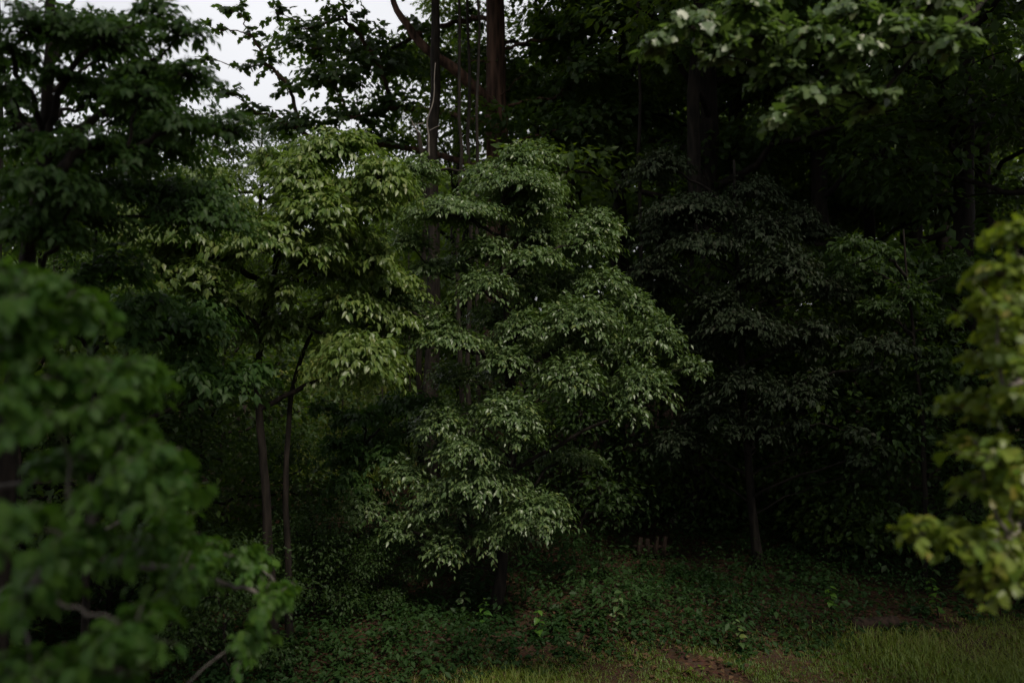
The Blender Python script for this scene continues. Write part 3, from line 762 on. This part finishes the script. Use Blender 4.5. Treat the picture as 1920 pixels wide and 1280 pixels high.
# far wood: one mass of foliage over the rise
def far_wood():
    rng = np.random.default_rng(77)
    n = 90000
    y = rng.uniform(34, 62, n); px = rng.uniform(-500, 2500, n)
    x = y * (px - 960) / FPX
    toph = 5.5 + 2.0 * np.sin(x * .35 + 1.0) * np.cos(y * .2) + 1.2 * np.sin(x * .9) + 9.0 * np.clip((px - 640) / 500, 0, 1)
    z = gz(x, y) + toph * rng.uniform(0.0, 1, n) ** .8
    p = np.stack([x, y, z], -1)
    d = rng.normal(0, 1, (n, 3)) + np.array([0, -.3, -.4]); nn = UP + rng.normal(0, .6, (n, 3))
    o = link('far_wood', leaves_mesh('far_wood', p, d, nn, .75 * rng.uniform(.5, 1.2, n), 'simple', M['leaf_wood'], rng=rng))
    o['kind'] = 'stuff'; tag(o, 'distant green wood closing the view beyond the trunks', 'woods')
far_wood()

# ------------------------------------------------------------------ ground cover
def undergrowth():
    rng = np.random.default_rng(88)
    n = 10500
    px = rng.uniform(-200, 2150, n); y = 8.0 + 9.5 * rng.uniform(0, 1, n) ** 1.25
    x = y * (px - 960) / FPX
    edge = 8.5 + 1.9 * np.clip((px - 800) / 1050, -.3, 1.2) + .25 * np.sin(x * 1.3)
    h = .18 + .42 * np.clip(.5 + .5 * np.sin(x * .8 + 2) * np.cos(y * .9 + x * .3) + .25 * np.sin(2.1 * x + y), 0, 1.2)
    h *= np.clip((y - edge) / 1.2, .0, 1)
    h *= np.where(rng.uniform(0, 1, n) < .06, 1.9, 1.0)
    ok = (y > edge + .15 + rng.normal(0, .3, n))
    x, y, h = x[ok], y[ok], h[ok]; n = len(x)
    k = 13
    t = rng.uniform(.15, 1, (n, k)); a = rng.uniform(0, 6.283, (n, k))
    sp = (.04 + .16 * h)[:, None] * (.6 + rng.uniform(0, .8, (n, k)))
    p = np.stack([x[:, None] + np.cos(a) * sp, y[:, None] + np.sin(a) * sp, gz(x, y)[:, None] + h[:, None] * t * rng.uniform(.8, 1.2, (n, 1)) + .02], -1).reshape(-1, 3)
    d = np.stack([np.cos(a), np.sin(a), rng.uniform(-.7, .25, a.shape)], -1).reshape(-1, 3)
    nn = UP + rng.normal(0, .35, d.shape)
    s = .08 * rng.uniform(.45, 1.1, len(p)) * np.repeat(rng.choice([.6, .8, 1.0, 1.5], n), k)
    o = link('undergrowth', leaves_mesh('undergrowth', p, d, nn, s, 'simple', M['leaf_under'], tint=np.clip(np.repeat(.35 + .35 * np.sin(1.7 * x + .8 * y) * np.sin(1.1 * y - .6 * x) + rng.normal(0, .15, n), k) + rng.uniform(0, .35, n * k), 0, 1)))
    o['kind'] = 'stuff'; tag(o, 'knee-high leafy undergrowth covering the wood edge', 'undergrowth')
undergrowth()

def grass():
    rng = np.random.default_rng(89)
    n = 140000
    px = rng.uniform(-150, 2080, n); y = rng.uniform(7.6, 11.4, n)
    x = y * (px - 960) / FPX
    edge = 8.75 + 1.9 * np.clip((px - 800) / 1050, -.3, 1.2) + .25 * np.sin(x * 1.3)
    bare = np.sin(x * 1.9 + .6) * np.sin(y * 2.3 + x * .7 + 1.1) + .5 * np.sin(x * 4.1 + y * 3.3)
    ok = (y < edge + rng.normal(0, .45, n)) & (bare < .98 + rng.normal(0, .12, n))
    x, y = x[ok], y[ok]; n = len(x)
    a = rng.uniform(0, 6.283, n)
    d = np.stack([np.cos(a) * .55, np.sin(a) * .55, np.ones(n)], -1) + rng.normal(0, .15, (n, 3))
    nn = np.stack([-np.cos(a), -np.sin(a), np.full(n, .6)], -1)
    L = rng.uniform(.05, .13, n) * (1 + .5 * np.sin(x * .9 + y))
    X, Y, Z = leaf_frames(None, d, nn)
    p = np.stack([x, y, gz(x, y) - .01], -1)
    w = .0045
    V = np.stack([p - Y * w, p + Y * w, p + X * L[:, None] * .6 + Y * w * .7 , p + X * L[:, None] * .6 - Y * w * .7, p + X * L[:, None] - Z * L[:, None] * .25], 1)
    f = np.array([0, 1, 2, 3, 3, 2, 4])
    loops = (f[None] + (np.arange(n) * 5)[:, None]).ravel()
    tint = np.clip(.35 + .3 * np.sin(x * .7 + y) + rng.normal(0, .25, n), 0, 1)
    o = link('grass', make_mesh('grass', V.reshape(-1, 3), loops, np.tile([4, 3], n), M['grass'], {'tint': ('FACE', np.repeat(tint, 2))}))
    o['kind'] = 'stuff'; tag(o, 'short grass with bare brown patches at the edge of the wood', 'grass')
grass()

def litter():
    rng = np.random.default_rng(93)
    n = 9000
    px = rng.uniform(-100, 2050, n); y = rng.uniform(8.2, 15.0, n)
    x = y * (px - 960) / FPX
    a = rng.uniform(0, 6.283, n)
    p = np.stack([x, y, gz(x, y) + rng.uniform(.012, .035, n)], -1)
    d = np.stack([np.cos(a), np.sin(a), rng.uniform(-.15, .35, n)], -1)
    o = link('leaf_litter', leaves_mesh('leaf_litter', p, d, UP + rng.normal(0, .3, (n, 3)), rng.uniform(.04, .10, n), 'simple', M['litter'], rng=rng))
    o['kind'] = 'stuff'; tag(o, 'brown fallen leaves strewn over the bare earth', 'leaf litter')

def on_ground(px, d):
    x = d * (px - 960) / FPX
    return np.array([x, d, float(gz(x, d))])
litter()

def clearing():
    rng = np.random.default_rng(91)
    n = 20000
    px = rng.uniform(480, 900, n); y = rng.uniform(18, 33, n)
    x = y * (px - 960) / FPX
    a = rng.uniform(0, 6.283, n)
    d = np.stack([np.cos(a) * .6, np.sin(a) * .6, np.ones(n)], -1)
    nn = np.stack([-np.cos(a), -np.sin(a), np.full(n, .6)], -1)
    p = np.stack([x, y, gz(x, y)], -1)
    s = rng.uniform(.15, .5, n)
    X, Y, Z = leaf_frames(None, d, nn); w = .02
    V = np.stack([p - Y * w, p + Y * w, p + X * s[:, None] * .6 + Y * w * .7, p + X * s[:, None] * .6 - Y * w * .7, p + X * s[:, None] - Z * s[:, None] * .25], 1)
    f = np.array([0, 1, 2, 3, 3, 2, 4])
    loops = (f[None] + (np.arange(n) * 5)[:, None]).ravel()
    o = link('meadow_grass', make_mesh('meadow_grass', V.reshape(-1, 3), loops, np.tile([4, 3], n), M['grass'], {'tint': ('FACE', np.repeat(rng.uniform(.3, 1, n), 2))}))
    o['kind'] = 'stuff'; tag(o, 'tall yellowish grass in the clearing seen between the trunks', 'grass')
clearing()

# single weeds that stand out of the undergrowth
def weed(px, py_base, h, n_leaf, size, label, leaf, seed):
    rng = np.random.default_rng(seed)
    d = CAM_H * FPX / (py_base - 640.0)
    for _ in range(6):
        x = d * (px - 960) / FPX
        d = (CAM_H - float(gz(x, d))) * FPX / (py_base - 640.0)
    x = d * (px - 960) / FPX
    z = float(gz(x, d))
    root = thing('weed_plant', label, 'plant', (x, d, z), 'weeds at the wood edge')
    b = Builder()
    lean = rng.normal(0, .12, 2)
    st = bez(np.array([0, 0, -.03]), np.array([lean[0] * .2, lean[1] * .2, h * .5]), np.array([lean[0], lean[1], h]), 7)
    b.tube(st, np.linspace(.008, .003, 7), 5)
    link('stem', b.mesh('stem', M['bark_dark']), root)
    me = [leaf_single_mesh('broad', M[leaf + '_o'], q) for q in (.05, .2)]
    for i in range(n_leaf):
        f = .2 + .8 * i / max(1, n_leaf - 1)
        p = poly_at_z(st, h * f)
        a = i * 2.4
        dd = np.array([math.cos(a), math.sin(a), rng.uniform(-.3, .4)]); nn = UP + rng.normal(0, .25, 3)
        X, Y, Z = leaf_frames(None, dd[None], nn[None])
        s = size * rng.uniform(.7, 1.2) * (1.1 - .4 * f)
        mt = Matrix(np.stack([X[0], Y[0], Z[0]], 1).tolist()).to_4x4()
        for q in range(3):
            for w in range(3): mt[q][w] *= s
        mt.translation = Vector(p.tolist())
        lf = link('leaf', me[i % 2], root); lf.matrix_local = mt
weed(868, 1165, .62, 14, .13, 'tall weed with pale tip beside the middle dogwood trunk', 'leaf_dogwood', 1)
weed(905, 1180, .42, 12, .12, 'shorter weed leaning at the foot of the middle dogwood', 'leaf_near', 2)
weed(1275, 1262, .20, 9, .07, 'small yellow-green sprout by the bare earth', 'leaf_yellow', 3)
weed(1390, 1225, .42, 14, .10, 'dark bushy weed in front of the undergrowth', 'leaf_dogwood', 4)
weed(1560, 1170, .55, 14, .14, 'leafy weed standing beside the fallen log', 'leaf_near', 5)
weed(1150, 1190, .48, 13, .12, 'leafy weed between the dogwood trunk and the log', 'leaf_dogwood', 6)
weed(1010, 1200, .40, 12, .12, 'low weed at the dark grass edge under the dogwood', 'leaf_near', 7)
weed(1760, 1160, .6, 14, .13, 'tall weed under the yellow-green sapling', 'leaf_near', 8)

# dead sapling with pale crooked twigs beside the straight dark trunk
q0 = np.array([14.4 * (792 - 960) / FPX, 14.4, 0.0]); q0[2] = float(gz(q0[0], q0[1])) - .05
ds = thing('dead_sapling', 'dead sapling with pale crooked bare twigs before the straight dark trunk', 'tree', q0)
b = Builder()
b.tube(smooth_poly([q0, P(788, 700, 14.4), P(800, 400, 14.4), P(797, 290, 14.4), P(786, 250, 14.4)], 20, np.random.default_rng(1), .015) - q0, np.linspace(.07, .04, 20), 8)
link('trunk', b.mesh('trunk', M['bark_dark']), ds)
for pts, r_ in ((([804, 292], [804, 269], [806, 245], [794, 232], [799, 222], [814, 195], [814, 151], [817, 118]), .022), (([794, 232], [780, 233], [768, 235]), .014), (([806, 245], [818, 238], [826, 236]), .012), (([786, 250], [775, 236], [770, 220]), .02)):
    b = Builder()
    b.tube(smooth_poly([P(u, v, 14.35) for u, v in pts], 16, np.random.default_rng(3), .004) - q0, np.linspace(r_, .006, 16), 6)
    link('branch', b.mesh('branch', M['bark_grey']), ds)

# ------------------------------------------------------------------ small things in the undergrowth
def on_ground(px, d):
    x = d * (px - 960) / FPX
    return np.array([x, d, float(gz(x, d))])

g0 = on_ground(1222, 13.6)
pk = thing('picket_panel', 'short weathered wooden picket panel standing in the dark undergrowth', 'fence panel', g0)
rng = np.random.default_rng(6)
def box_builder(c, s, rot=0.0, taper=0.0):
    b = Builder()
    V = []
    for z in (-.5, .5):
        for x, y in ((-.5, -.5), (.5, -.5), (.5, .5), (-.5, .5)):
            k = 1 - taper if z > 0 else 1
            X, Z = x * s[0] * k, z * s[2]
            V.append((c[0] + X * math.cos(rot) + Z * math.sin(rot), c[1] + y * s[1], c[2] - X * math.sin(rot) + Z * math.cos(rot)))
    b.add(V, [(0, 3, 2, 1), (4, 5, 6, 7), (0, 1, 5, 4), (1, 2, 6, 5), (2, 3, 7, 6), (3, 0, 4, 7)])
    return b
for i in range(4):
    hgt = .40 + rng.uniform(-.06, .06)
    link('picket', box_builder((-.21 + i * .14, 0, hgt / 2), (.085, .022, hgt), rng.normal(0, .08), .25).mesh('picket', M['wood'], False), pk)
for z in (.10, .24):
    link('rail', box_builder((0, .032, z), (.62, .035, .05)).mesh('rail', M['wood'], False), pk)

def log(px, d, length, rad, rot, label, seed):
    rng = np.random.default_rng(seed)
    g = on_ground(px, d)
    root = thing('fallen_log', label, 'log', g)
    b = Builder()
    ln = np.stack([np.linspace(-.5, .5, 9) * length * math.cos(rot), np.linspace(-.5, .5, 9) * length * math.sin(rot), rad * .8 + rng.normal(0, .008, 9)], -1)
    b.tube(ln, rad * (1 + rng.normal(0, .05, 9)), 10, True, .08, rng)
    link('log_body', b.mesh('log_body', M['wood']), root)
    b = Builder()
    e = ln[0]; dr = unit(ln[0] - ln[1])
    b.tube(np.stack([e - dr * .01, e + dr * .012]), rad * .93, 10)
    link('cut_end', b.mesh('cut_end', M['wood'], False), root)
log(1640, 10.55, .62, .09, .15, 'short reddish fallen log in the undergrowth near the grass edge', 1)
log(445, 16.0, 1.6, .12, .1, 'reddish rotten log lying on leaf litter behind the twin trunks', 2)

st = on_ground(1272, 15.6)
b = Builder()
rng = np.random.default_rng(9)
rings = []
for i, f in enumerate(np.linspace(0, 1, 7)):
    rings.append(max(.02, .17 * math.sin(math.pi * (.25 + .72 * f))))
b.tube(np.stack([np.zeros(7), np.zeros(7), np.linspace(-.04, .2, 7)], -1), np.array(rings), 9, True, .16, rng)
so = link('stone', b.mesh('stone', M['stone']))
so.location = st.tolist()
tag(so, 'pale rounded stone lying behind the picket panel', 'stone')
